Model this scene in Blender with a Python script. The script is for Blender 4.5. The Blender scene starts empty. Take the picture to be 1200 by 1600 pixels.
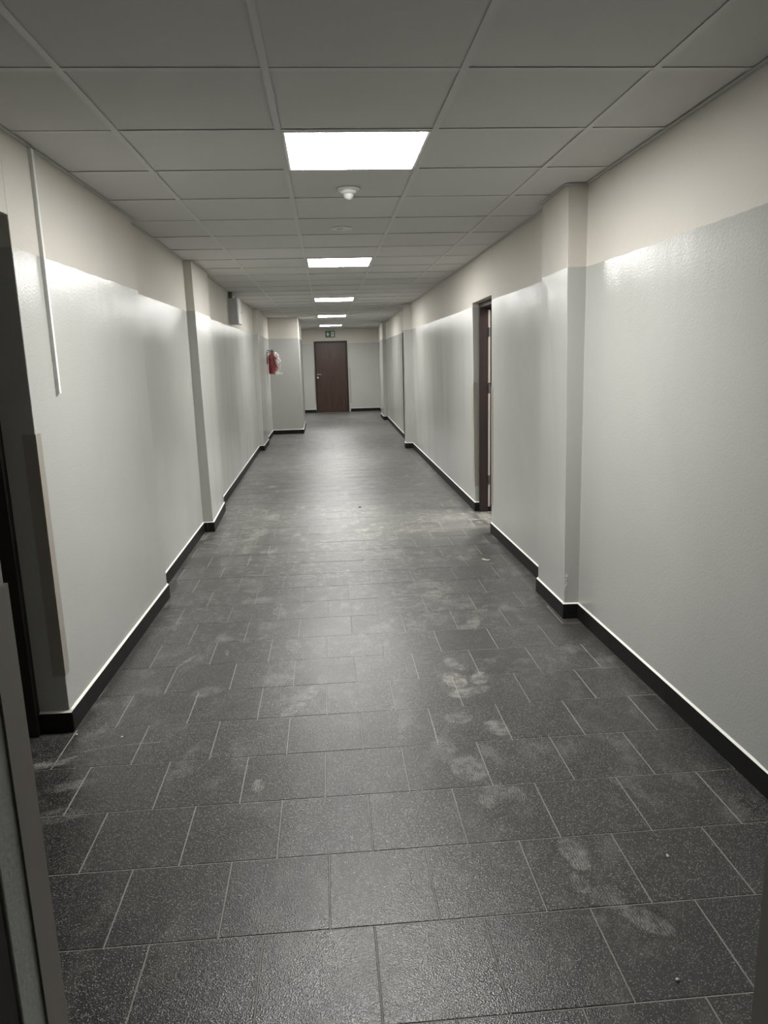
import bpy, bmesh, math, random
from mathutils import Vector, Matrix, noise
random.seed(7)
C = bpy.context.scene.collection
CZ = 1.5109          # eye height
HC = 2.360           # ceiling height
DADO = 1.950         # top of the grey gloss paint

# ------------------------------------------------------------------ materials
def newmat(name):
    m = bpy.data.materials.new(name); m.use_nodes = True
    nt = m.node_tree; nt.nodes.clear()
    out = nt.nodes.new('ShaderNodeOutputMaterial')
    b = nt.nodes.new('ShaderNodeBsdfPrincipled')
    nt.links.new(b.outputs[0], out.inputs[0])
    return m, nt, b
def srgb(r, g, b):
    f = lambda c: (c/255/12.92) if c/255 <= .04045 else ((c/255+.055)/1.055)**2.4
    return (f(r), f(g), f(b), 1)
def N(nt, t, **kw):
    n = nt.nodes.new(t)
    for k, v in kw.items():
        if k in n.inputs.keys() and not hasattr(n, k): n.inputs[k].default_value = v
        else: setattr(n, k, v)
    return n
def setin(n, **kw):
    for k, v in kw.items(): n.inputs[k.replace('_', ' ')].default_value = v
    return n
def noise_tex(nt, scale, detail=2, rough=.5, vec=None, mscale=None):
    n = nt.nodes.new('ShaderNodeTexNoise')
    setin(n, Scale=scale, Detail=detail, Roughness=rough)
    if vec is not None:
        if mscale:
            mp = nt.nodes.new('ShaderNodeMapping'); mp.inputs['Scale'].default_value = mscale
            nt.links.new(vec, mp.inputs[0]); nt.links.new(mp.outputs[0], n.inputs['Vector'])
        else: nt.links.new(vec, n.inputs['Vector'])
    return n.outputs['Fac']
def maprange(nt, src, a, b, c, d, smooth=False):
    n = nt.nodes.new('ShaderNodeMapRange')
    if smooth: n.interpolation_type = 'SMOOTHSTEP'
    n.inputs[1].default_value = a; n.inputs[2].default_value = b
    n.inputs[3].default_value = c; n.inputs[4].default_value = d
    nt.links.new(src, n.inputs[0]); return n.outputs[0]
def math_(nt, op, a, b=None):
    n = nt.nodes.new('ShaderNodeMath'); n.operation = op
    for i, v in enumerate((a, b)):
        if v is None: continue
        if isinstance(v, (int, float)): n.inputs[i].default_value = v
        else: nt.links.new(v, n.inputs[i])
    return n.outputs[0]
def mixcol(nt, fac, a, b):
    n = nt.nodes.new('ShaderNodeMix'); n.data_type = 'RGBA'
    for i, v in ((0, fac), (6, a), (7, b)):
        if isinstance(v, (int, float)): n.inputs[i].default_value = v
        elif isinstance(v, tuple): n.inputs[i].default_value = v
        else: nt.links.new(v, n.inputs[i])
    return n.outputs[2]
def bump(nt, h, strength, dist, prev=None):
    n = nt.nodes.new('ShaderNodeBump'); setin(n, Strength=strength, Distance=dist)
    nt.links.new(h, n.inputs['Height'])
    if prev is not None: nt.links.new(prev, n.inputs['Normal'])
    return n.outputs[0]
def simple(name, col, rough=.5, metal=0, var=.06, scale=8):
    m, nt, b = newmat(name)
    tc = nt.nodes.new('ShaderNodeTexCoord')
    f = noise_tex(nt, scale, 3, .5, tc.outputs['Object'])
    dark = tuple(c*(1-var) for c in col[:3])+(1,); lite = tuple(min(1, c*(1+var)) for c in col[:3])+(1,)
    nt.links.new(mixcol(nt, f, dark, lite), b.inputs['Base Color'])
    setin(b, Roughness=rough, Metallic=metal)
    return m

def wall_material():
    m, nt, b = newmat('painted_wall')
    geo = nt.nodes.new('ShaderNodeNewGeometry'); P = geo.outputs['Position']
    sep = nt.nodes.new('ShaderNodeSeparateXYZ'); nt.links.new(P, sep.inputs[0])
    wob = noise_tex(nt, 9, 2, .5, P)
    z = math_(nt, 'ADD', sep.outputs[2], maprange(nt, wob, .3, .7, -.003, .003))
    f = maprange(nt, z, DADO-.0015, DADO+.0015, 0, 1)      # 0 = grey gloss, 1 = cream
    patch = noise_tex(nt, 1.6, 3, .55, P)
    grey = mixcol(nt, patch, srgb(174, 175, 171), srgb(183, 184, 179))
    cream = mixcol(nt, patch, srgb(200, 196, 187), srgb(208, 204, 195))
    nt.links.new(mixcol(nt, f, grey, cream), b.inputs['Base Color'])
    streak = noise_tex(nt, 1.0, 0, .5, P, (3, 3, .8))
    rg = maprange(nt, streak, .3, .7, .19, .25)
    mr = nt.nodes.new('ShaderNodeMix'); nt.links.new(f, mr.inputs[0]); nt.links.new(rg, mr.inputs[2]); mr.inputs[3].default_value = .7
    nt.links.new(mr.outputs[0], b.inputs['Roughness'])
    b.inputs['Specular IOR Level'].default_value = .5
    # hand-plastered waviness, mostly vertical, then roller stipple
    wav = noise_tex(nt, 1.0, 0, .5, P, (2.6, 2.6, .8))
    n0 = bump(nt, wav, 1.0, .006)
    wv2 = noise_tex(nt, 1.0, 0, .5, P, (13, 13, 1.6))
    n1 = bump(nt, wv2, 1.0, .0007, n0)
    stip = noise_tex(nt, 110, 2, .5, P)
    n2 = bump(nt, stip, .7, .0014, n1)
    nt.links.new(n2, b.inputs['Normal'])
    return m

PRINTS_SPILL = [  # cx, cy, rx, ry, angle, strength : dusty shoe prints and smears on the tiles, plus painted light spill
 (.545,3.222,.062,.10,.2,.95),(.668,3.225,.048,.085,-.3,.85),(.556,3.082,.075,.06,.1,.8),(.61,3.09,.10,.045,.4,.6),(.563,3.43,.040,.075,.1,.75),
 (.60,3.36,.035,.05,.5,.7),(.923,3.396,.045,.035,.3,.5),(.759,3.419,.040,.035,.2,.5),(.635,4.738,.085,.12,.5,.75),(.628,4.503,.07,.11,-.2,.85),
 (.73,4.60,.055,.09,.2,.6),(.784,3.959,.045,.11,-.2,.8),(.72,3.90,.07,.04,.1,.6),(.60,4.07,.05,.10,.3,.5),(.448,3.948,.06,.11,.2,.5),
 (.641,2.743,.055,.075,.3,.7),(.50,2.85,.07,.06,.1,.45),(.468,2.457,.075,.10,.2,.55),(.40,2.62,.05,.07,.5,.4),(.602,2.276,.035,.05,.2,.45),
 (.489,2.251,.03,.055,.1,.55),(.53,2.30,.05,.06,.4,.4),(.696,1.956,.045,.07,.1,.55),(.700,1.90,.035,.035,.2,.8),(.669,1.817,.03,.05,.3,.4),
 (.723,1.759,.055,.045,.2,.35),(.80,1.66,.042,.085,.75,.6),(.76,1.70,.03,.075,.75,.5),(-.35,4.322,.05,.10,.2,.65),(-.244,3.769,.055,.09,.1,.55),
 (-.409,4.077,.06,.09,.4,.5),(-.144,3.17,.05,.09,-.5,.6),(-.211,3.02,.035,.10,-.6,.6),(-.313,2.434,.028,.05,.1,.7),(-.551,4.79,.085,.06,.3,.7),
 (-.60,4.95,.06,.05,.2,.5),(-.786,3.63,.014,.12,-.5,.85),(-.59,3.712,.012,.045,.2,1.),(-.62,3.25,.09,.06,.4,.45),(-.30,3.35,.10,.07,.1,.45),
 (-.605,7.145,.08,.18,-.2,.8),(-.672,6.426,.06,.22,-.2,.9),(-.157,7.633,.085,.03,.0,.9),(.426,6.65,.085,.02,-.03,.95),(.25,5.6,.08,.10,.2,.4),
 (.95,5.35,.05,.06,.2,.4),(-.45,5.5,.09,.10,.6,.4),(.20,8.7,.10,.22,.1,.5),(-.35,9.2,.09,.2,.1,.5),(.7,9.6,.2,.14,.1,.5),(.8,8.1,.16,.12,.2,.55),
 (-.987,2.334,.10,.05,.2,.35),(-1.0,2.52,.10,.035,.3,.45),(-1.15,2.68,.10,.03,.2,.75),(-.98,2.78,.09,.005,.28,.8),(-.80,2.80,.10,.005,.05,.75),(-1.07,2.72,.03,.012,.5,.6),
 (1.0,6.35,.55,.16,.05,.55),(1.47,6.68,.10,.30,.0,1.),(1.15,6.75,.30,.15,.1,.5),(.25,12.4,.4,.5,.1,.45),(.5,10.8,.5,.5,.1,.4),(0,15.5,.5,.9,.1,.5)]  # first three: doorway dust, lifted to hold the side room's light

def floor_material():
    m, nt, b = newmat('dark_granite_tile')
    geo = nt.nodes.new('ShaderNodeNewGeometry'); P = geo.outputs['Position']
    at = nt.nodes.new('ShaderNodeAttribute'); at.attribute_name = 'tile_tone'
    # speckles
    v = nt.nodes.new('ShaderNodeTexVoronoi'); v.inputs['Scale'].default_value = 300; nt.links.new(P, v.inputs['Vector'])
    vs = nt.nodes.new('ShaderNodeSeparateColor'); nt.links.new(v.outputs['Color'], vs.inputs[0])
    chip = maprange(nt, vs.outputs[0], .60, 1.0, 0, 1)
    near = maprange(nt, v.outputs['Distance'], .25, .55, 1, 0)
    sp = math_(nt, 'MULTIPLY', chip, near)
    fine = maprange(nt, noise_tex(nt, 430, 2, .75, P), .40, .64, 0, 1)
    base = mixcol(nt, fine, (.0025, .0025, .0024, 1), (.028, .028, .027, 1))
    col = mixcol(nt, math_(nt, 'MULTIPLY', sp, .85), base, (.50, .50, .48, 1))
    tone = maprange(nt, at.outputs['Fac'], 0, 1, .80, 1.25)
    hs = nt.nodes.new('ShaderNodeHueSaturation'); nt.links.new(tone, hs.inputs['Value']); nt.links.new(col, hs.inputs['Color'])
    # dust, with light spill painted in at the right doorway
    acc = None
    for (cx, cy, rx, ry, an, st) in PRINTS_SPILL:
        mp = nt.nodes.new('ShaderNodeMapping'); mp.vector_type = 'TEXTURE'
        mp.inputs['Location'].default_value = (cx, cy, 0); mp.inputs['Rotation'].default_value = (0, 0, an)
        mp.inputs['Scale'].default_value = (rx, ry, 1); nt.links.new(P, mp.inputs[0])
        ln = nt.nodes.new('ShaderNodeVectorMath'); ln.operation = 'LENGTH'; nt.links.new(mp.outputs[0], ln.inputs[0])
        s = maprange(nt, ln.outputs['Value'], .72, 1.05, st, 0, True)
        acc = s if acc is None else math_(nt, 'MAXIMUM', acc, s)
    warp = noise_tex(nt, 26, 4, .65, P)
    wv = nt.nodes.new('ShaderNodeTexWave'); setin(wv, Scale=38, Distortion=6, Detail=2); wv.inputs['Detail Scale'].default_value = 1.6
    nt.links.new(P, wv.inputs['Vector'])
    tex = math_(nt, 'ADD', maprange(nt, warp, .38, .62, .12, 1.), maprange(nt, wv.outputs['Fac'], 0, 1, -.4, .35))
    prints_spill = math_(nt, 'MULTIPLY', acc, tex)
    big = noise_tex(nt, 2.1, 4, .6, P); mid = noise_tex(nt, 9, 4, .65, P, (1, .55, 1))
    gen = math_(nt, 'MULTIPLY', maprange(nt, big, .38, .62, .12, 1, True), maprange(nt, mid, .46, .68, 0, 1, True))
    sep = nt.nodes.new('ShaderNodeSeparateXYZ'); nt.links.new(P, sep.inputs[0])
    depth_gain = maprange(nt, sep.outputs[1], 2.0, 6.5, .22, 1.15)   # dust cover strengthens further in
    gen = math_(nt, 'MULTIPLY', gen, math_(nt, 'MULTIPLY', depth_gain, .9))
    sm = noise_tex(nt, 19, 5, .72, P, (.8, 1, 1)); sc = noise_tex(nt, 1.3, 2, .5, P)
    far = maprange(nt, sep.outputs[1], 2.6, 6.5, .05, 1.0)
    g2 = math_(nt, 'MULTIPLY', math_(nt, 'MULTIPLY', maprange(nt, sm, .50, .60, 0, 1.0, True), maprange(nt, sc, .35, .6, .35, 1, True)), far)
    gen = math_(nt, 'MAXIMUM', gen, g2)
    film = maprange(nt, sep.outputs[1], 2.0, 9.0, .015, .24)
    dust = math_(nt, 'MAXIMUM', math_(nt, 'MAXIMUM', prints_spill, gen), film)
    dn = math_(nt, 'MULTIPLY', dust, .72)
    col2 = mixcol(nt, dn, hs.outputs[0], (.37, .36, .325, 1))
    nt.links.new(col2, b.inputs['Base Color'])
    r0 = maprange(nt, noise_tex(nt, 5, 3, .6, P), .3, .7, .27, .35)
    nt.links.new(math_(nt, 'ADD', r0, math_(nt, 'MULTIPLY', dust, .15)), b.inputs['Roughness'])
    b.inputs['Specular IOR Level'].default_value = .62
    h = nt.nodes.new('ShaderNodeTexVoronoi'); h.inputs['Scale'].default_value = 260; nt.links.new(P, h.inputs['Vector'])
    n1 = bump(nt, h.outputs['Distance'], .5, .0012)
    n2 = bump(nt, noise_tex(nt, 420, 1, .5, P), .5, .0008, n1)
    nt.links.new(n2, b.inputs['Normal'])
    return m

def skirting_material():
    m, nt, b = newmat('black_granite_skirting')
    geo = nt.nodes.new('ShaderNodeNewGeometry'); P = geo.outputs['Position']
    f = noise_tex(nt, 380, 2, .7, P)
    col = mixcol(nt, maprange(nt, f, .5, .75, 0, 1), (.004, .004, .0042, 1), (.035, .035, .034, 1))
    nt.links.new(col, b.inputs['Base Color']); setin(b, Roughness=.55); b.inputs['Specular IOR Level'].default_value = .22
    return m
def wood_material(name, c1, c2, rough=.42):
    m, nt, b = newmat(name)
    tc = nt.nodes.new('ShaderNodeTexCoord')
    g = noise_tex(nt, 3.0, 5, .62, tc.outputs['Object'], (9, 9, .55))
    g2 = noise_tex(nt, 40, 3, .6, tc.outputs['Object'], (4, 4, .12))
    f = math_(nt, 'ADD', math_(nt, 'MULTIPLY', g, .7), math_(nt, 'MULTIPLY', g2, .3))
    nt.links.new(mixcol(nt, maprange(nt, f, .35, .65, 0, 1), c1, c2), b.inputs['Base Color'])
    setin(b, Roughness=rough)
    nt.links.new(bump(nt, g2, .1, .0005), b.inputs['Normal'])
    return m
def ceil_material():
    m, nt, b = newmat('mineral_ceiling_board')
    geo = nt.nodes.new('ShaderNodeNewGeometry'); P = geo.outputs['Position']
    at = nt.nodes.new('ShaderNodeAttribute'); at.attribute_name = 'tile_tone'
    a = mixcol(nt, at.outputs['Fac'], srgb(208, 207, 203), srgb(215, 214, 211))
    nt.links.new(a, b.inputs['Base Color']); setin(b, Roughness=.85)
    nt.links.new(bump(nt, noise_tex(nt, 260, 3, .6, P), .2, .0006), b.inputs['Normal'])
    return m
def emis(name, col, s):
    m = bpy.data.materials.new(name); m.use_nodes = True; nt = m.node_tree; nt.nodes.clear()
    out = nt.nodes.new('ShaderNodeOutputMaterial'); e = nt.nodes.new('ShaderNodeEmission')
    e.inputs[0].default_value = col; e.inputs[1].default_value = s
    nt.links.new(e.outputs[0], out.inputs[0]); return m

M = dict(
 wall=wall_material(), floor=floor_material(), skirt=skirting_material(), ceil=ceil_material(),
 grout=simple('dusty_grout', (.30, .30, .28, 1), .9, 0, .25, 30),
 bead=simple('white_sealant', srgb(236, 236, 228), .45, 0, .03, 40),
 grid=simple('white_painted_steel_grid', srgb(211, 210, 207), .45, 0, .02),
 trim=simple('grey_edge_angle', srgb(196, 196, 192), .5, 0, .03),
 whitep=simple('white_plastic', srgb(226, 227, 224), .4, 0, .02),
 greyp=simple('pale_grey_enamel', srgb(176, 178, 176), .35, 0, .03),
 darkgrey=simple('dark_grey_steel', srgb(96, 97, 95), .5, .2, .05),
 guard=simple('taupe_corner_guard', srgb(152, 146, 137), .45, 0, .03),
 wood=wood_material('dark_walnut_laminate', srgb(38, 20, 12), srgb(70, 42, 28)),
 wood2=wood_material('mahogany_door_frame', srgb(30, 19, 18), srgb(52, 34, 31), .55),
 wood_shade=wood_material('brown_frame_with_gap_shade', srgb(20, 13, 11), srgb(32, 21, 18), .5),  # frame brown darkened to hold the shade of the door gaps
 black=simple('black_rubber', (.012, .012, .012, 1), .5),
 seal=simple('pale_door_seal', srgb(190, 184, 174), .6),
 metal=simple('brushed_steel', (.62, .60, .57, 1), .3, 1., .04),
 red=simple('red_enamel', (.30, .022, .024, 1), .28, 0, .05),
 green=simple('exit_sign_green', srgb(74, 104, 88), .5, 0, .04),
 signw=simple('exit_sign_white', srgb(228, 236, 230), .5, 0, .01),
 plaster=simple('bare_plaster', srgb(205, 203, 194), .9, 0, .15, 60),
 paper=simple('scrap_paper', srgb(200, 198, 188), .8, 0, .08, 60),
 lens=simple('clear_lens', srgb(216, 218, 219), .2, 0, .01),
 led=emis('led_diffuser', (1.0, .985, .955, 1), 15.0),
 led2=emis('room_led_diffuser', (1, .97, .92, 1), 22.0),
)
def film_material():
    m = bpy.data.materials.new('clear_plastic_film'); m.use_nodes = True; nt = m.node_tree; nt.nodes.clear()
    out = nt.nodes.new('ShaderNodeOutputMaterial'); mix = nt.nodes.new('ShaderNodeMixShader')
    tr = nt.nodes.new('ShaderNodeBsdfTransparent'); pb = nt.nodes.new('ShaderNodeBsdfPrincipled')
    pb.inputs['Base Color'].default_value = (.9, .9, .9, 1); pb.inputs['Roughness'].default_value = .15
    tc = nt.nodes.new('ShaderNodeTexCoord'); f = noise_tex(nt, 9, 4, .6, tc.outputs['Object'])
    sx = nt.nodes.new('ShaderNodeSeparateXYZ'); nt.links.new(tc.outputs['Object'], sx.inputs[0])
    g_ = math_(nt, 'MULTIPLY', maprange(nt, f, .45, .60, .10, 1), maprange(nt, sx.outputs[0], .02, .12, .18, .95))
    nt.links.new(g_, mix.inputs[0])
    nt.links.new(tr.outputs[0], mix.inputs[1]); nt.links.new(pb.outputs[0], mix.inputs[2]); nt.links.new(mix.outputs[0], out.inputs[0])
    return m
M['film'] = film_material()

# ------------------------------------------------------------------ mesh helpers
def obj(name, bm, mat, parent=None, bevel=0, smooth=False, loc=None):
    bmesh.ops.recalc_face_normals(bm, faces=bm.faces[:])
    me = bpy.data.meshes.new(name); bm.to_mesh(me); bm.free()
    o = bpy.data.objects.new(name, me); C.objects.link(o)
    if mat is not None: me.materials.append(M[mat] if isinstance(mat, str) else mat)
    if parent is not None: o.parent = parent
    if loc: o.location = loc
    if smooth:
        for p in me.polygons: p.use_smooth = True
    if bevel:
        bv = o.modifiers.new('bevel', 'BEVEL'); bv.width = bevel; bv.segments = 2; bv.limit_method = 'ANGLE'; bv.angle_limit = math.radians(40)
    return o
def box(bm, x0, x1, y0, y1, z0, z1):
    vs = [bm.verts.new((x, y, z)) for z in (z0, z1) for y in (y0, y1) for x in (x0, x1)]
    for f in ((0,1,3,2),(4,6,7,5),(0,4,5,1),(2,3,7,6),(0,2,6,4),(1,5,7,3)): bm.faces.new([vs[i] for i in f])
def prism(bm, bot, top):
    n = len(bot); a = [bm.verts.new(p) for p in bot]; b = [bm.verts.new(p) for p in top]
    bm.faces.new(a[::-1]); bm.faces.new(b)
    for i in range(n): bm.faces.new([a[i], a[(i+1) % n], b[(i+1) % n], b[i]])
def lathe(bm, prof, cx=0, cy=0, seg=32):
    rings = []
    for r, z in prof:
        rings.append([bm.verts.new((cx+r*math.cos(2*math.pi*k/seg), cy+r*math.sin(2*math.pi*k/seg), z)) for k in range(seg)] if r > 1e-6 else [bm.verts.new((cx, cy, z))])
    for a, b in zip(rings, rings[1:]):
        if len(a) == 1 and len(b) == 1: continue
        for k in range(seg):
            k2 = (k+1) % seg
            if len(a) == 1: bm.faces.new([a[0], b[k], b[k2]])
            elif len(b) == 1: bm.faces.new([a[k], a[k2], b[0]])
            else: bm.faces.new([a[k], a[k2], b[k2], b[k]])
def tube(bm, pts, r, seg=10):
    pts = [Vector(p) for p in pts]; prev = None
    for i, p in enumerate(pts):
        t = (pts[min(i+1, len(pts)-1)]-pts[max(i-1, 0)]).normalized()
        u = t.cross(Vector((.13, .21, .97))).normalized(); w = t.cross(u)
        ring = [bm.verts.new(p+(u*math.cos(2*math.pi*k/seg)+w*math.sin(2*math.pi*k/seg))*r) for k in range(seg)]
        if prev:
            for k in range(seg): bm.faces.new([prev[k], prev[(k+1) % seg], ring[(k+1) % seg], ring[k]])
        else: bm.faces.new(ring[::-1])
        prev = ring
    bm.faces.new(prev)
def empty(name, loc):
    o = bpy.data.objects.new(name, None); C.objects.link(o); o.location = loc; o.empty_display_size = .1; return o
def tag(o, label, cat, group=None):
    o['label'] = label; o['category'] = cat
    if group: o['group'] = group
    return o
def struct(o): o['kind'] = 'structure'; return o
def B(): return bmesh.new()
def boxobj(name, mat, parent, *d, bevel=0):
    bm = B(); box(bm, *d); return obj(name, bm, mat, parent, bevel)

# ------------------------------------------------------------------ setting: plan of the corridor
Z1 = HC + .05
# (y, x at the floor, x at the ceiling) along the inner face
LEFT_A = [(.77, -1.14, -1.15), (1.10, -1.14, -1.15)]  # cut short: unseen part of the doorway widened to lessen bounced light
LEFT_B = [(2.945, -1.140, -1.138), (4.72, -1.106, -1.120), (4.725, -1.180, -1.160), (6.615, -1.178, -1.174), (6.62, -1.088, -1.108),
          (7.56, -1.118, -1.116), (7.565, -1.172, -1.160), (12.70, -1.205, -1.185), (12.705, -1.128, -1.112), (13.75, -1.128, -1.112),
          (13.755, -1.165, -1.157), (15.48, -1.170, -1.157), (15.485, -.535, -.545), (17.60, -.548, -.548), (17.605, -1.17, -1.17), (21.6, -1.17, -1.17)]
RIGHT_A = [(.77, 1.46, 1.38), (2.15, 1.448, 1.378), (3.950, 1.398, 1.388), (3.955, 1.316, 1.282), (4.455, 1.305, 1.295), (4.46, 1.392, 1.360), (6.105, 1.368, 1.362)]
RIGHT_B = [(7.02, 1.412, 1.380), (12.30, 1.410, 1.405), (12.305, 1.290, 1.300), (12.50, 1.290, 1.300), (12.505, 1.41, 1.41), (12.85, 1.412, 1.412)]
RIGHT_C = [(13.88, 1.425, 1.420), (18.20, 1.470, 1.470), (18.205, 1.370, 1.390), (19.30, 1.380, 1.400), (19.305, 1.52, 1.50), (21.6, 1.52, 1.51)]
XOL, XOR = -1.42, 1.70

def wall_poly(bm, pts, xo):
    for a, b in zip(pts, pts[1:]):
        if b[0]-a[0] < .02:
            continue
        # a rectangular slab of wall behind every run, its face following the plaster
        y0, y1 = a[0], b[0]
        prism(bm, [(a[1], y0, -.03), (b[1], y1, -.03), (xo, y1, -.03), (xo, y0, -.03)],
                  [(a[2], y0, Z1), (b[2], y1, Z1), (xo, y1, Z1), (xo, y0, Z1)])
def wall_solid(bm, pts, xo):
    """closed solid: inner face follows the plan, outer face flat"""
    bot = [(x, y, -.03) for y, x, _ in pts]; top = [(x, y, Z1) for y, _, x in pts]
    # interpolate so that z=-.03 .. Z1 keeps the wanted x at z 0 and HC closely enough
    bot += [(xo, pts[-1][0], -.03), (xo, pts[0][0], -.03)]; top += [(xo, pts[-1][0], Z1), (xo, pts[0][0], Z1)]
    n = len(bot); a = [bm.verts.new(p) for p in bot]; b = [bm.verts.new(p) for p in top]
    for i in range(n): bm.faces.new([a[i], a[(i+1) % n], b[(i+1) % n], b[i]])
    for ring, fl in ((a, True), (b, False)):
        f = bm.faces.new(ring[::-1] if fl else ring)
        bmesh.ops.triangulate(bm, faces=[f])
def lintel(bm, pa, pb, xo, z0):
    # wall above an opening, between point pa and point pb
    def xat(p, z): return p[1]+(p[2]-p[1])*z/HC
    prism(bm, [(xat(pa, z0), pa[0], z0), (xat(pb, z0), pb[0], z0), (xo, pb[0], z0), (xo, pa[0], z0)],
              [(pa[2], pa[0], Z1), (pb[2], pb[0], Z1), (xo, pb[0], Z1), (xo, pa[0], Z1)])
bm = B(); wall_solid(bm, LEFT_A, XOL); wall_solid(bm, LEFT_B, XOL); lintel(bm, LEFT_A[-1], LEFT_B[0], XOL, 2.06)
wall_left = struct(obj('wall_left', bm, 'wall', bevel=.003))
bm = B()
for p in (RIGHT_A, RIGHT_B, RIGHT_C): wall_solid(bm, p, XOR)
lintel(bm, RIGHT_A[-1], RIGHT_B[0], XOR, 1.985); lintel(bm, RIGHT_B[-1], RIGHT_C[0], XOR, 1.99)
wall_right = struct(obj('wall_right', bm, 'wall', bevel=.003))
# far wall with the door opening
YE = 21.6
DX0, DX1, DZ = -.335, .62, 2.02
bm = B(); box(bm, -1.42, DX0, YE, YE+.25, -.03, Z1); box(bm, DX1, XOR, YE, YE+.25, -.03, Z1); box(bm, DX0, DX1, YE, YE+.25, DZ, Z1)
wall_far = struct(obj('wall_far', bm, 'wall', bevel=.003))
# near wall with the doorway one looks through
bm = B(); box(bm, XOL, -.398, .77, .88, -.03, Z1); box(bm, .601, XOR, .77, .88, -.03, Z1); box(bm, -.398, .601, .77, .88, 2.04, Z1)
wall_near = struct(obj('wall_near', bm, 'wall', bevel=.003))
# rooms behind the openings and the room one stands in
bm = B()
for d in ((-2.7, -2.6, .9, 3.8), (-2.6, XOL, .9, 1.0), (-2.6, XOL, 3.7, 3.8)): box(bm, d[0], d[1], d[2], d[3], -.03, Z1)
struct(obj('wall_left_room', bm, 'wall'))
bm = B()
for d in ((3.2, 3.3, 4.9, 8.6), (XOR, 3.2, 4.9, 5.0), (XOR, 3.2, 8.5, 8.6)): box(bm, d[0], d[1], d[2], d[3], -.03, Z1)
struct(obj('wall_right_room', bm, 'wall'))
bm = B()
for d in ((-1.9, -1.8, -1.6, .77), (1.9, 2.0, -1.6, .77), (-1.8, 1.9, -1.6, -1.5)): box(bm, d[0], d[1], d[2], d[3], -.03, Z1)
box(bm, -1.8, XOL, .77, .88, -.03, Z1); box(bm, XOR, 1.9, .77, .88, -.03, Z1)
struct(obj('wall_near_room', bm, 'wall'))

# ------------------------------------------------------------------ floor of tiles
SX, SY, Y0 = .3, .3078, 1.7195
bm = B()
tone = bm.faces.layers.float.new('tile_tone')
g = .0019; bv = .0012
r = -11
rng = random.Random(3)
XL, XR, YA, YB = -2.6, 3.2, -1.5, 21.75
while True:
    y0 = Y0+SY*(r-1); y1 = y0+SY
    if y0 > YB: break
    if y1 < YA: r += 1; continue
    ph = {0: .066, 1: .245, 2: .082, 3: .232, 4: .080, 5: .238}.get(r, (.076 if r % 2 == 0 else .238)+rng.uniform(-.012, .012))
    k = math.floor((XL-ph)/SX)
    while ph+k*SX < XR:
        x0 = ph+k*SX; x1 = x0+SX; k += 1
        if (x1 < -1.45 or x0 > 1.75) and not (1.0 < y1 and y0 < 8.9): continue
        t = rng.random(); dz = rng.uniform(-.0004, .0004)
        o_ = [(x0+g, y0+g), (x1-g, y0+g), (x1-g, y1-g), (x0+g, y1-g)]
        i_ = [(x0+g+bv, y0+g+bv), (x1-g-bv, y0+g+bv), (x1-g-bv, y1-g-bv), (x0+g+bv, y1-g-bv)]
        vi = [bm.verts.new((x, y, dz)) for x, y in i_]; vo = [bm.verts.new((x, y, -.0010+dz)) for x, y in o_]; vl = [bm.verts.new((x, y, -.006)) for x, y in o_]
        f = bm.faces.new(vi); f[tone] = t
        for a in range(4):
            c = (a+1) % 4
            f = bm.faces.new([vo[a], vo[c], vi[c], vi[a]]); f[tone] = t
            f = bm.faces.new([vl[a], vl[c], vo[c], vo[a]]); f[tone] = t
    r += 1
floor = struct(obj('floor', bm, 'floor'))
bm = B(); box(bm, -2.75, 3.35, -1.65, 21.9, -.06, -.0016)
gr = obj('floor_grout', bm, 'grout', floor)

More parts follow.
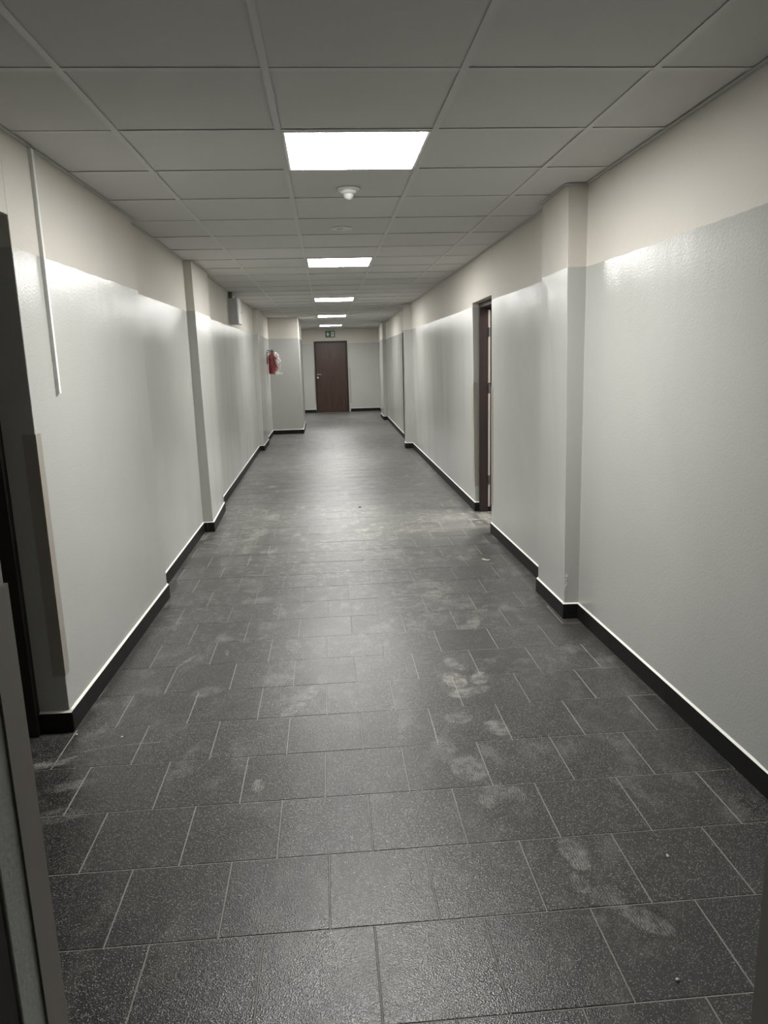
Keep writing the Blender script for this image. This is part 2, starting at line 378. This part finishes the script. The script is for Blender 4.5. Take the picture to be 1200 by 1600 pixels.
# ------------------------------------------------------------------ skirting
def skirting(name, runs):
    """runs: list of plan polylines (x, y) of the wall face; the skirting stands on the side `s`"""
    H, T = .088, .011
    bm = B(); bb = B(); bj = B()
    for pts, s, flip in runs:
        acc = 0
        for i, ((xa, ya), (xb, yb)) in enumerate(zip(pts, pts[1:])):
            a = Vector((xa, ya)); b = Vector((xb, yb)); d = b-a; L = d.length
            if L < .012: continue
            d.normalize(); n = Vector((-d.y, d.x))*s
            ext = T*.98
            # extend at outer corners so the pieces meet
            a2 = a.copy(); b2 = b.copy()
            def corner(j):
                if j <= 0 or j >= len(pts)-1: return 0
                p0, p1, p2 = (Vector(pts[q]) for q in (j-1, j, j+1))
                u, w = (p1-p0), (p2-p1); cr = (u.x*w.y-u.y*w.x)*s
                return 1 if cr < 0 else -1
            ang_a = corner(i); ang_b = corner(i+1)
            if ang_b == 1: b2 = b + d*ext
            x = 0.0; Lt = (b2-a2).length; step = .3; off = (acc % step)
            cuts = [0.0]; c = step-off if off > 1e-4 else step
            while c < Lt-.01: cuts.append(c); c += step
            cuts.append(Lt)
            for j, (c0, c1) in enumerate(zip(cuts, cuts[1:])):
                p = a2+d*(c0+(.0012 if j else 0)); q = a2+d*c1
                prism(bm, [(p.x, p.y, 0), (q.x, q.y, 0), (q.x+n.x*T, q.y+n.y*T, 0), (p.x+n.x*T, p.y+n.y*T, 0)],
                          [(p.x, p.y, H), (q.x, q.y, H), (q.x+n.x*T, q.y+n.y*T, H), (p.x+n.x*T, p.y+n.y*T, H)])
            # pale grout behind the joints
            p = a2; q = b2; t = T*.90
            prism(bj, [(p.x, p.y, 0), (q.x, q.y, 0), (q.x+n.x*t, q.y+n.y*t, 0), (p.x+n.x*t, p.y+n.y*t, 0)],
                      [(p.x, p.y, H-.002), (q.x, q.y, H-.002), (q.x+n.x*t, q.y+n.y*t, H-.002), (p.x+n.x*t, p.y+n.y*t, H-.002)])
            # sealant bead along the top, sloping from the wall to the tile edge
            t0 = -.004; t1 = T*.86
            prism(bb, [(p.x+n.x*t0, p.y+n.y*t0, H), (q.x+n.x*t0, q.y+n.y*t0, H), (q.x+n.x*t1, q.y+n.y*t1, H), (p.x+n.x*t1, p.y+n.y*t1, H)],
                      [(p.x+n.x*t0, p.y+n.y*t0, H+.010), (q.x+n.x*t0, q.y+n.y*t0, H+.010), (q.x+n.x*t1*.8, q.y+n.y*t1*.8, H+.0015), (p.x+n.x*t1*.8, p.y+n.y*t1*.8, H+.0015)])
            acc += L
    o = struct(obj(name, bm, 'skirt'))
    obj('skirting_joints', bj, 'grout', o); obj('sealant_bead', bb, 'bead', o)
    return o
def face(pts): return [(x, y) for y, x, _ in pts]
LB = [(-1.262, LEFT_B[0][0])]+face(LEFT_B)
skirting('baseboard_left', [(face(LEFT_A)+[(-1.262, 1.10)], -1, 0), (LB, -1, 0)])
RB = [(1.447, 7.02)]+face(RIGHT_B)
skirting('baseboard_right', [(face(RIGHT_A), 1, 0), (RB, 1, 0), ([(1.50, 13.88)]+face(RIGHT_C), 1, 0)])
skirting('baseboard_far', [([(-1.17, YE), (DX0-.005, YE)], -1, 0), ([(DX1+.04, YE), (1.52, YE)], -1, 0)])
skirting('baseboard_near', [([(-1.14, .88), (-.41, .88)], 1, 0), ([(.612, .88), (1.46, .88)], 1, 0)])
# knocked patch at the arris of the near right pilaster
bm = B()
for k in range(16):
    z = .175+k*.006+random.uniform(-.003, .003); s = random.uniform(.003, .0065)
    x = 1.3165+random.uniform(-.001, .012); y = 3.9545+random.uniform(-.002, .001)
    bmesh.ops.create_icosphere(bm, subdivisions=1, radius=s, matrix=Matrix.Translation((x, y, z)) @ Matrix.Diagonal((1, .45, 1.3, 1)))
obj('plaster_damage', bm, 'plaster', wall_right)

# ------------------------------------------------------------------ ceiling
GX, GY, GS = -.7451, 2.4255, .6
LIGHTS = [1, 7, 14, 21, 28]
bm = B(); tone = bm.faces.layers.float.new('tile_tone')
for i in range(-2, 5):
    for j in range(-4, 33):
        if i == 1 and j in LIGHTS: continue
        x0 = GX+GS*i; y0 = GY+GS*j
        if y0 > YE+.1: continue
        t = rng.random(); sag = rng.uniform(.0025, .0045); e = .0062
        x0 = max(x0, XOL); x1 = min(GX+GS*(i+1), XOR)
        z = HC+sag
        n0 = len(bm.faces)
        box(bm, x0+e, x1-e, max(y0, .9)+e if y0 < .88 and y0+GS > .9 else y0+e, y0+GS-e, z, z+.012) if y0+GS > .9 else None
        bm.faces.ensure_lookup_table()
        for f in bm.faces[n0:]: f[tone] = t
ceiling = struct(obj('ceiling', bm, 'ceil'))
bm = B()
w = .012; t = .0013
for i in range(-1, 4):
    x = GX+GS*i
    if x < -1.15 or x > 1.4: continue
    box(bm, x-w, x+w, .88, YE, HC, HC+t); box(bm, x-.001, x+.001, .88, YE, HC+t, HC+.02)
for j in range(-2, 33):
    y = GY+GS*j
    if y > YE or y < .9: continue
    box(bm, -1.30, 1.60, y-w, y+w, HC+.0003, HC+t+.0003); box(bm, -1.30, 1.60, y-.001, y+.001, HC+t, HC+.02)
obj('ceiling_grid', bm, 'grid', ceiling)
boxobj('ceiling_slab', 'ceil', ceiling, -2.75, 3.35, -1.65, 21.9, HC+.055, HC+.12)
# perimeter angle
def angle_strip(name, runs, s):
    bm = B()
    for pts in runs:
        pts = [(x, y) for y, _, x in pts]
        for i, ((xa, ya), (xb, yb)) in enumerate(zip(pts, pts[1:])):
            a = Vector((xa, ya)); b = Vector((xb, yb)); d = (b-a)
            if d.length < .012: continue
            d.normalize(); n = Vector((-d.y, d.x))*s
            a -= d*.004; b += d*.018
            for t0, t1, z0, z1 in ((-.01, .021, HC-.0020, HC-.0006), (-.01, .0016, HC-.0022, HC+.02), (.004, .0065, HC-.0034, HC-.0018)):
                prism(bm, [(a.x+n.x*t0, a.y+n.y*t0, z0), (b.x+n.x*t0, b.y+n.y*t0, z0), (b.x+n.x*t1, b.y+n.y*t1, z0), (a.x+n.x*t1, a.y+n.y*t1, z0)],
                          [(a.x+n.x*t0, a.y+n.y*t0, z1), (b.x+n.x*t0, b.y+n.y*t0, z1), (b.x+n.x*t1, b.y+n.y*t1, z1), (a.x+n.x*t1, a.y+n.y*t1, z1)])
    return struct(obj(name, bm, 'trim'))
la = [LEFT_A[0], LEFT_A[1], (2.945, -1.14, -1.138)]
angle_strip('trim_1', [la[:1]+[(3.20, 0, -1.138)], [(3.245, 0, -1.137)]+LEFT_B[1:]], -1)
angle_strip('trim_2', [RIGHT_A[:-1]+[RIGHT_A[-1]]+RIGHT_B+RIGHT_C], 1)
bm = B(); box(bm, -1.17, 1.51, YE-.02, YE+.002, HC-.002, HC-.0006); box(bm, -1.14, 1.40, .878, .90, HC-.002, HC-.0006)
struct(obj('trim_3', bm, 'trim'))

# ------------------------------------------------------------------ ceiling lights
LLAB = ['square white recessed panel light nearest the camera, largest of the row',
        'square recessed panel light second along the corridor, beyond the flush emergency lamp',
        'square recessed panel light third along the corridor, level with the far grey wall box',
        'square recessed panel light fourth along the corridor, beside the projecting wall block',
        'square recessed panel light farthest away, just before the exit sign']
def light_parts():
    f = B(); e = .013; a = .0; w = .012
    S = GS-2*e
    for d in ((e, e+w, e, GS-e), (GS-e-w, GS-e, e, GS-e), (e+w, GS-e-w, e, e+w), (e+w, GS-e-w, GS-e-w, GS-e)):
        box(f, d[0]-.3, d[1]-.3, d[2]-.3, d[3]-.3, -.0015, .010)
    box(f, e-.3, GS-e-.3, e-.3, GS-e-.3, .010, .016)
    d = B(); q = e+w+.0005
    n = 6
    box(d, q-.3, GS-q-.3, q-.3, GS-q-.3, -.0022, .008)
    return f, d
proto = None
for j, lab in zip(LIGHTS, LLAB):
    loc = (GX+GS*1.5, GY+GS*(j+.5), HC)
    if proto is None:
        root = empty('ceiling_light', loc); f, d = light_parts()
        obj('frame', f, 'whitep', root, bevel=.001); obj('diffuser', d, 'led', root)
        proto = root
    else:
        root = proto.copy(); C.objects.link(root); root.location = loc
        for ch in list(proto.children):
            c = ch.copy(); C.objects.link(c); c.parent = root
    tag(root, lab, 'ceiling light', 'panel lights along the corridor ceiling')
# light in the room off the right side, shining out of its open door
root = empty('ceiling_light', (2.55, 6.65, HC+.02)); f, d = light_parts()
obj('frame', f, 'whitep', root); obj('diffuser', d, 'led2', root)
tag(root, 'ceiling panel inside the side room behind the open right door', 'ceiling light')

# detectors
def detector(loc, label, big=True):
    root = empty('smoke_detector', loc)
    b = B(); lathe(b, [(0, 0), (.056, 0), (.057, -.006), (.054, -.011), (.045, -.013), (0, -.013)]); obj('base', b, 'whitep', root, smooth=True)
    if big:
        b = B(); lathe(b, [(.040, -.0125), (.042, -.020), (.040, -.026), (.030, -.031), (0, -.031)]); obj('collar', b, 'whitep', root, smooth=True)
        b = B(); lathe(b, [(.026, -.030), (.026, -.038), (.021, -.048), (.010, -.056), (0, -.058)]); obj('sensor_head', b, 'lens', root, smooth=True)
    tag(root, label, 'smoke detector'); return root
detector((.150, 4.00, HC+.003), 'round white smoke detector with a pointed head just behind the nearest ceiling light')
detector((.16, 10.68, HC+.003), 'small round detector close in front of the third ceiling light', False)
root = empty('emergency_lamp', (.14, 5.17, HC+.003))
b = B(); lathe(b, [(0, 0), (.075, 0), (.076, -.003), (.068, -.0055), (.036, -.006), (.030, -.003), (0, -.003)]); obj('bezel', b, 'whitep', root, smooth=True)
b = B(); lathe(b, [(0, -.002), (.020, -.003), (.017, -.009), (.010, -.013), (0, -.014)], -.012, 0); obj('lens', b, 'lens', root, smooth=True)
tag(root, 'flush round emergency lamp with small clear lens, between first and second ceiling lights', 'emergency lamp')

# ------------------------------------------------------------------ doors
def leaf_with_frame(name, x0, x1, y, z1): pass
# far door (faces the camera)
d3 = struct(empty('door_3', (.142, YE, 0)))
def ch(name, mat, par, *d, bevel=0):
    # child box given in world coordinates, parent is an empty at par.location
    L = par.location if par.parent is None else par.parent.location + par.location
    return boxobj(name, mat, par, d[0]-L.x, d[1]-L.x, d[2]-L.y, d[3]-L.y, d[4]-L.z, d[5]-L.z, bevel=bevel)
bm = B(); L = d3.location
fy0, fy1 = YE-.012-L.y, YE+.10-L.y
box(bm, DX0-L.x, DX0+.040-L.x, fy0, fy1, 0, DZ); box(bm, DX1-.040-L.x, DX1-L.x, fy0, fy1, 0, DZ); box(bm, DX0+.04-L.x, DX1-.04-L.x, fy0, fy1, DZ-.04, DZ)
obj('door_frame', bm, 'wood_shade', d3, bevel=.002)
leaf = ch('door_leaf', 'wood', d3, DX0+.046, DX1-.046, YE+.004, YE+.044, .006, DZ-.046, bevel=.002)
h = B(); hx = DX0+.075-L.x; hy = YE+.004-L.y
bmesh.ops.create_cone(h, cap_ends=True, segments=20, radius1=.026, radius2=.026, depth=.008, matrix=Matrix.Translation((hx, hy-.003, 1.085)) @ Matrix.Rotation(math.pi/2, 4, 'X'))
tube(h, [(hx, hy, 1.085), (hx, hy-.04, 1.085), (hx+.006, hy-.052, 1.086), (hx+.03, hy-.055, 1.088), (hx+.08, hy-.055, 1.084), (hx+.125, hy-.052, 1.078)], .0095)
obj('door_handle', h, 'metal', leaf, smooth=True)
h = B(); bmesh.ops.create_cone(h, cap_ends=True, segments=20, radius1=.026, radius2=.026, depth=.008, matrix=Matrix.Translation((hx, hy-.003, 1.0)) @ Matrix.Rotation(math.pi/2, 4, 'X'))
obj('key_escutcheon', h, 'metal', leaf)

# left doorway, open on a dark room; unseen near side widened against bounce light
d1 = struct(empty('door_1', (-1.34, 2.48, 0))); L = d1.location
bm = B(); box(bm, -1.36-L.x, -1.262-L.x, 2.905-L.y, 2.945-L.y, 0, 2.06); box(bm, -1.36-L.x, -1.262-L.x, 1.10-L.y, 1.14-L.y, 0, 2.06); box(bm, -1.36-L.x, -1.262-L.x, 1.14-L.y, 2.905-L.y, 2.02, 2.06)
box(bm, -1.345-L.x, -1.33-L.x, 2.893-L.y, 2.905-L.y, 0, 2.02)
obj('door_frame', bm, 'wood_shade', d1, bevel=.002)
ch('door_leaf', 'wood', d1, -2.20, -1.365, 1.145, 1.185, .006, 2.015, bevel=.002)
# right doorway, open towards the lit side room
d2 = struct(empty('door_2', (1.5, 6.585, 0))); L = d2.location
YN, YF = 6.105, 7.02
bm = B()
box(bm, 1.447-L.x, 1.528-L.x, YF-.045-L.y, YF-L.y, 0, 1.985); box(bm, 1.548-L.x, 1.60-L.x, YF-.045-L.y, YF-L.y, 0, 1.985); box(bm, 1.528-L.x, 1.548-L.x, YF-.030-L.y, YF-L.y, 0, 1.985)
box(bm, 1.447-L.x, 1.60-L.x, YN-L.y, YN+.045-L.y, 0, 1.985); box(bm, 1.447-L.x, 1.60-L.x, YN+.045-L.y, YF-.045-L.y, 1.94, 1.985)
fr = obj('door_frame', bm, 'wood2', d2, bevel=.002)
segs = [(.05, .27), (.36, 1.15), (1.25, 1.68), (1.76, 1.92)]
bm = B()
for a, b_ in segs: box(bm, 1.529-L.x, 1.547-L.x, YF-.0435-L.y, YF-.030-L.y, a, b_)
obj('door_seal', bm, 'seal', fr)
for zz in (.315, 1.20, 1.72):
    bm = B(); bmesh.ops.create_cone(bm, cap_ends=True, segments=14, radius1=.008, radius2=.008, depth=.085, matrix=Matrix.Translation((1.538-L.x, YF-.044-L.y, zz)))
    obj('hinge', bm, 'darkgrey', fr)
ch('door_leaf', 'wood', d2, 1.61, 2.42, YF-.050, YF-.010, .008, 1.94, bevel=.002)
# second right door, closed, beyond the far pilaster
d4 = struct(empty('door_4', (1.47, 13.365, 0))); L = d4.location
bm = B(); box(bm, 1.418-L.x, 1.52-L.x, 13.80-L.y, 13.88-L.y, 0, 1.99); box(bm, 1.418-L.x, 1.52-L.x, 12.85-L.y, 12.90-L.y, 0, 1.99); box(bm, 1.418-L.x, 1.52-L.x, 12.90-L.y, 13.80-L.y, 1.95, 1.99)
obj('door_frame', bm, 'wood_shade', d4, bevel=.002)
ch('door_leaf', 'wood', d4, 1.455, 1.495, 12.905, 13.795, .006, 1.945, bevel=.002)
# frame of the doorway one looks through
d5 = struct(empty('door_5', (.10, .72, 0))); L = d5.location
bm = B(); box(bm, -.47-L.x, -.400-L.x, .67-L.y, .768-L.y, 0, 2.04); box(bm, .603-L.x, .67-L.x, .67-L.y, .768-L.y, 0, 2.04); box(bm, -.400-L.x, .603-L.x, .67-L.y, .768-L.y, 2.0, 2.04)
obj('door_frame', bm, 'wood2', d5, bevel=.002)

# ------------------------------------------------------------------ corner guards
def xz(p, z): return p[1]+(p[2]-p[1])*z/HC
def guard(p, sx, sy, label, wl=.05, z0=.25, z1=1.257, rl=.05):
    """p=(y, xb, xt): the arris; sx = -1/+1 side the wall lies on in x; sy = direction of the leg along the wall face in y"""
    y = p[0]; t = .0022; xa = xz(p, z0); xb = xz(p, z1)
    o = empty('corner_guard', (xa, y, z0)); X = lambda z, x: x-xa
    bm = B()
    # leg on the corridor face
    def quadbox(bm, f):   # f(x) -> list of plan points relative to arris x
        bot = [(xx, yy, 0) for xx, yy in f(0)]; top = [(xx, yy, z1-z0) for xx, yy in f(xb-xa)]
        prism(bm, bot, top)
    quadbox(bm, lambda dx: [(dx-sx*t, -sy*t), (dx+sx*.0005, -sy*t), (dx+sx*.0005, sy*wl), (dx-sx*t, sy*wl)])
    quadbox(bm, lambda dx: [(dx+sx*.0005, -sy*t), (dx+sx*rl, -sy*t), (dx+sx*rl, sy*.0005), (dx+sx*.0005, sy*.0005)])
    me = obj('corner_guard_mesh', bm, 'guard')
    # keep one mesh object: put the mesh on the thing itself
    data = me.data; bpy.data.objects.remove(me); bpy.data.objects.remove(o)
    o = bpy.data.objects.new('corner_guard', data); C.objects.link(o); o.location = (xa, y, z0)
    return tag(o, label, 'corner guard', 'taupe plastic corner guards at the door openings')
guard(LEFT_B[0], -1, 1, 'taupe corner guard on the plaster arris of the dark doorway at left')
guard(RIGHT_B[0], 1, 1, 'taupe corner guard on the far edge of the open right doorway', rl=.035)
guard(RIGHT_A[-1], 1, -1, 'taupe corner guard on the near edge of the open right doorway')
guard(RIGHT_C[0], 1, 1, 'taupe corner guard beside the closed door beyond the far right pilaster', rl=.02)
def flat_guard(x0, x1, label, sgn):
    bm = B(); box(bm, x0, x1, YE-.0025, YE+.0005, .25, 1.25)
    return tag(obj('corner_guard', bm, 'guard', bevel=.0005), label, 'corner guard', 'taupe plastic corner guards at the door openings')
flat_guard(DX0-.030, DX0-.002, 'slim taupe guard strip left of the far brown door', 1)
flat_guard(.655, .690, 'slim taupe guard strip right of the far brown door', 1)
def near_guard(x, s, label):
    bm = B(); t = .0025
    box(bm, min(x, x-s*.054), max(x, x-s*.054), .8805, .8805+t, .25, 1.257)      # on the corridor face
    box(bm, min(x, x+s*t), max(x, x+s*t), .826, .8805+t, .25, 1.257)              # on the reveal
    return tag(obj('corner_guard', bm, 'guard'), label, 'corner guard', 'taupe plastic corner guards at the door openings')
near_guard(-.3978, 1, 'brownish corner guard on the nearest door jamb at bottom left of view')
near_guard(.6008, -1, 'dark corner guard on the nearest door jamb at bottom right of view')

# ------------------------------------------------------------------ cable trunking on the left wall
def lx(z, y=3.21): return -1.1375+.0
root = empty('cable_trunking', (-1.136, 3.21, 1.400))
bm = B()
for d in ((0, .013, 0, .0018), (0, .013, .0182, .020), (0, .0018, .0018, .0182)): box(bm, d[0]-.0006, d[1], d[2], d[3], 0, HC-1.400-.004)
obj('channel', bm, 'whitep', root)
boxobj('cover', 'whitep', root, .0131, .0155, -.0006, .0206, .0005, HC-1.400-.004, bevel=.0006)
tag(root, 'thin white cable trunking running from ceiling halfway down the left wall', 'cable trunking')
bm = B(); bmesh.ops.create_uvsphere(bm, u_segments=8, v_segments=6, radius=.005, matrix=Matrix.Translation((.006, .010, .004)))
obj('hollow_end_shade', bm, 'black', root)  # black ball standing in for the dark inside of the hollow end

# ------------------------------------------------------------------ wall box with cable duct
wx0 = -1.176
root = empty('distribution_box', (wx0, 9.48, 1.975))
boxobj('enclosure', 'greyp', root, -.004, .100, 0, .34, 0, .305, bevel=.004)
boxobj('cover', 'whitep', root, .101, .122, -.002, .342, -.003, .308, bevel=.004)
boxobj('cable_duct', 'darkgrey', root, 0, .052, .02, .09, .306, HC-1.975-.003, bevel=.002)
bm = B(); bmesh.ops.create_cone(bm, cap_ends=True, segments=14, radius1=.009, radius2=.009, depth=.01, matrix=Matrix.Translation((.127, .30, .15)) @ Matrix.Rotation(math.pi/2, 4, 'Y'))
obj('lock', bm, 'metal', root)
tag(root, 'grey wall box with cable duct hanging high on the left wall near ceiling', 'wall box')

# ------------------------------------------------------------------ fire extinguisher
EX, EY, EZ = -1.052, 14.9, 1.255
root = empty('fire_extinguisher', (EX, EY, EZ))
bm = B(); lathe(bm, [(0, 0), (.070, 0), (.080, .006), (.085, .018), (.085, .315), (.082, .345), (.070, .372), (.045, .392), (.026, .400), (.022, .418), (0, .418)])
cyl = obj('cylinder', bm, 'red', root, smooth=True)
bm = B()
box(bm, -.022, .030, -.016, .016, .415, .445); box(bm, -.075, -.020, -.011, .011, .425, .438)
prism(bm, [(-.095, -.011, .452), (.02, -.011, .447), (.02, .011, .447), (-.095, .011, .452)], [(-.095, -.011, .464), (.02, -.011, .459), (.02, .011, .459), (-.095, .011, .464)])
obj('valve', bm, 'black', root, bevel=.002)
bm = B(); tube(bm, [(0, -.02, .43), (.004, -.06, .425), (.012, -.098, .40), (.022, -.106, .34), (.036, -.105, .26), (.055, -.100, .19), (.080, -.085, .14), (.098, -.07, .12)], .0085)
obj('hose', bm, 'black', root, smooth=True)
bm = B(); tube(bm, [(.0, -.0, .463), (.0, -.0, .478)], .012); obj('pressure_gauge', bm, 'darkgrey', root)
bm = B(); box(bm, -.106, -.092, -.02, .02, .20, .44); box(bm, -.106, -.03, -.014, .014, .405, .415); obj('wall_bracket', bm, 'darkgrey', root)
tag(root, 'red fire extinguisher in crumpled clear plastic wrap, hanging on the left wall', 'fire extinguisher')
extinguisher = root
bm = B()
seg, rows = 36, 26
ring = []
for i in range(rows+1):
    z = .47*i/rows; rr = []
    for k in range(seg):
        a = 2*math.pi*k/seg
        bx = .094+.055*max(0, math.cos(a))**2*math.sin(math.pi*min(1, z/.44))
        by = .096
        nz = noise.noise(Vector((math.cos(a)*3, math.sin(a)*3, z*11)))*.018
        f = 1.0 if z < .40 else 1-(z-.40)*4.5
        x = (bx+nz)*math.cos(a)*f; y = (by+nz)*math.sin(a)*f
        if z < .03: x *= 1.06
        rr.append(bm.verts.new((x if x > -.098 else -.098, y, z)))
    ring.append(rr)
for a, b_ in zip(ring, ring[1:]):
    for k in range(seg): bm.faces.new([a[k], a[(k+1) % seg], b_[(k+1) % seg], b_[k]])
bagr = obj('plastic_wrap', bm, 'film', extinguisher, smooth=True); bagr.location = (0, 0, -.02); bagr['label'] = 'crumpled clear plastic wrap with white glints'
bm = B(); tube(bm, [(.05, -.06, .43), (.105, -.05, .40), (.135, -.03, .33), (.125, -.03, .24), (.115, -.04, .16), (.12, -.04, .10)], .010)
obj('crease', bm, 'film', bagr, smooth=True)
bm = B(); tube(bm, [(.135, -.03, .32), (.160, -.02, .24), (.165, -.02, .15), (.150, -.03, .07), (.10, -.05, .02), (.04, -.06, .005)], .009)
obj('crease', bm, 'film', bagr, smooth=True)
bm = B()
for k in range(5):
    x = .09+.025*k; tube(bm, [(x, -.04, .03+.006*(k % 2)), (x+.03, -.05, .015+.008*((k+1) % 2))], .008)
obj('gathered_hem', bm, 'film', bagr, smooth=True)

# ------------------------------------------------------------------ exit sign on the far wall
sx0, sx1, sz0, sz1 = .010, .278, 2.118, 2.300
root = empty('exit_sign', ((sx0+sx1)/2, YE, (sz0+sz1)/2))
hw, hh = (sx1-sx0)/2, (sz1-sz0)/2
boxobj('housing', 'greyp', root, -hw-.006, hw+.006, -.030, .001, -hh-.006, hh+.006, bevel=.003)
pan = boxobj('green_panel', 'green', root, -hw, hw, -.033, -.0302, -hh, hh)
def flat(pts, yy=-.0345, t=.0015):
    bm = B(); prism(bm, [(x, yy, z) for x, z in pts], [(x, yy+t, z) for x, z in pts]); return bm
cx = -hw*.48
arrow = [(cx-.012, .062), (cx+.012, .062), (cx+.012, .018), (cx+.046, .018), (cx, -.058), (cx-.046, .018), (cx-.012, .018)]
obj('down_arrow', flat(arrow), 'signw', pan)
dx = hw*.50
obj('doorway_symbol', flat([(dx-.038, -.066), (dx+.040, -.066), (dx+.040, .066), (dx-.038, .066)]), 'signw', pan)
bm = B()
def fl2(pts): prism(bm, [(x+dx, -.0362, z) for x, z in pts], [(x+dx, -.0346, z) for x, z in pts])
bmesh.ops.create_cone(bm, cap_ends=True, segments=14, radius1=.010, radius2=.010, depth=.0016, matrix=Matrix.Translation((dx-.006, -.0354, .042)) @ Matrix.Rotation(math.pi/2, 4, 'X'))
fl2([(-.012, .030), (.010, .026), (.012, -.006), (-.006, -.008)])      # trunk
fl2([(-.012, .028), (-.030, .012), (-.026, .006), (-.008, .018)])      # arm back
fl2([(.010, .024), (.026, .006), (.022, .001), (.006, .014)])          # arm front
fl2([(-.006, -.006), (.004, -.008), (-.012, -.036), (-.032, -.046), (-.034, -.040), (-.018, -.030)])   # leg back
fl2([(.002, -.006), (.012, -.006), (.020, -.030), (.018, -.056), (.010, -.056), (.010, -.030)])        # leg front
obj('running_figure', bm, 'green', pan)
tag(root, 'green exit sign with arrow and running figure above the far door', 'exit sign')

# ------------------------------------------------------------------ litter on the floor
bm = B()
pts = [(0, 0), (.012, .010), (.026, .004), (.036, -.010), (.052, -.012), (.064, -.006), (.060, -.014), (.044, -.022), (.028, -.020), (.016, -.006), (.004, -.008)]
n = len(pts)
v0 = [bm.verts.new((x-.03, y*1.8, .003+.009*abs(math.sin(k*1.7)))) for k, (x, y) in enumerate(pts)]
v1 = [bm.verts.new((v.co.x, v.co.y, v.co.z-.0025)) for v in v0]
bm.faces.new(v0); bm.faces.new(v1[::-1])
for k in range(n): bm.faces.new([v0[k], v0[(k+1) % n], v1[(k+1) % n], v1[k]])
tag(obj('paper_scrap', bm, 'paper', loc=(1.129, 5.25, 0)), 'twisted white scrap on the floor near the right wall', 'scrap')
def pebble(name, x, y, r, mat, label, cat, sc=(1, 1, .6)):
    bm = B(); bmesh.ops.create_icosphere(bm, subdivisions=2, radius=r)
    for v in bm.verts:
        v.co *= 1+.35*noise.noise(v.co*180+Vector((x, y, 0))); v.co.x *= sc[0]; v.co.y *= sc[1]; v.co.z *= sc[2]
    zmin = min(v.co.z for v in bm.verts)
    return tag(obj(name, bm, mat, loc=(x, y, -zmin+.0003)), label, cat)
pebble('debris_chip', .282, 7.436, .016, 'black', 'small dark chip lying mid floor level with the open right doorway', 'debris', (1, .6, .35))
pebble('plaster_crumb', -1.108, 2.905, .005, 'paper', 'white plaster crumb against the skirting corner of the left doorway', 'debris')
pebble('plaster_crumb', -.910, 2.861, .0045, 'paper', 'white plaster crumb on a floor tile right of the dark left doorway', 'debris')
pebble('plaster_crumb', .973, 1.900, .0055, 'paper', 'pale wedge shaped crumb on a tile at lower right', 'debris', (.7, 1.3, .5))
pebble('plaster_crumb', .792, 1.462, .0045, 'paper', 'bright white crumb on the floor nearest the bottom right', 'debris')

# ------------------------------------------------------------------ camera, world, view
cam = bpy.data.cameras.new('camera'); co = bpy.data.objects.new('camera', cam); C.objects.link(co)
Rv = Vector((0.9966379, -0.0771947, -0.0274567)); Uv = Vector((0.0426993, 0.2033603, 0.9781725)); Fv = Vector((0.0699261, 0.9760561, -0.2059728))
m = Matrix(((Rv.x, Uv.x, -Fv.x, 0), (Rv.y, Uv.y, -Fv.y, 0), (Rv.z, Uv.z, -Fv.z, CZ), (0, 0, 0, 1)))
co.matrix_world = m
cam.sensor_fit = 'VERTICAL'; cam.sensor_height = 32; cam.lens = 1144.9*32/1600; cam.clip_start = .05
bpy.context.scene.camera = co
w = bpy.data.worlds.new('world'); bpy.context.scene.world = w; w.use_nodes = True
w.node_tree.nodes['Background'].inputs[0].default_value = (.0, .0, .0, 1)
vs = bpy.context.scene.view_settings
vs.view_transform = 'Standard'; vs.look = 'None'; vs.gamma = 1; vs.use_curve_mapping = False; vs.exposure = 2.08
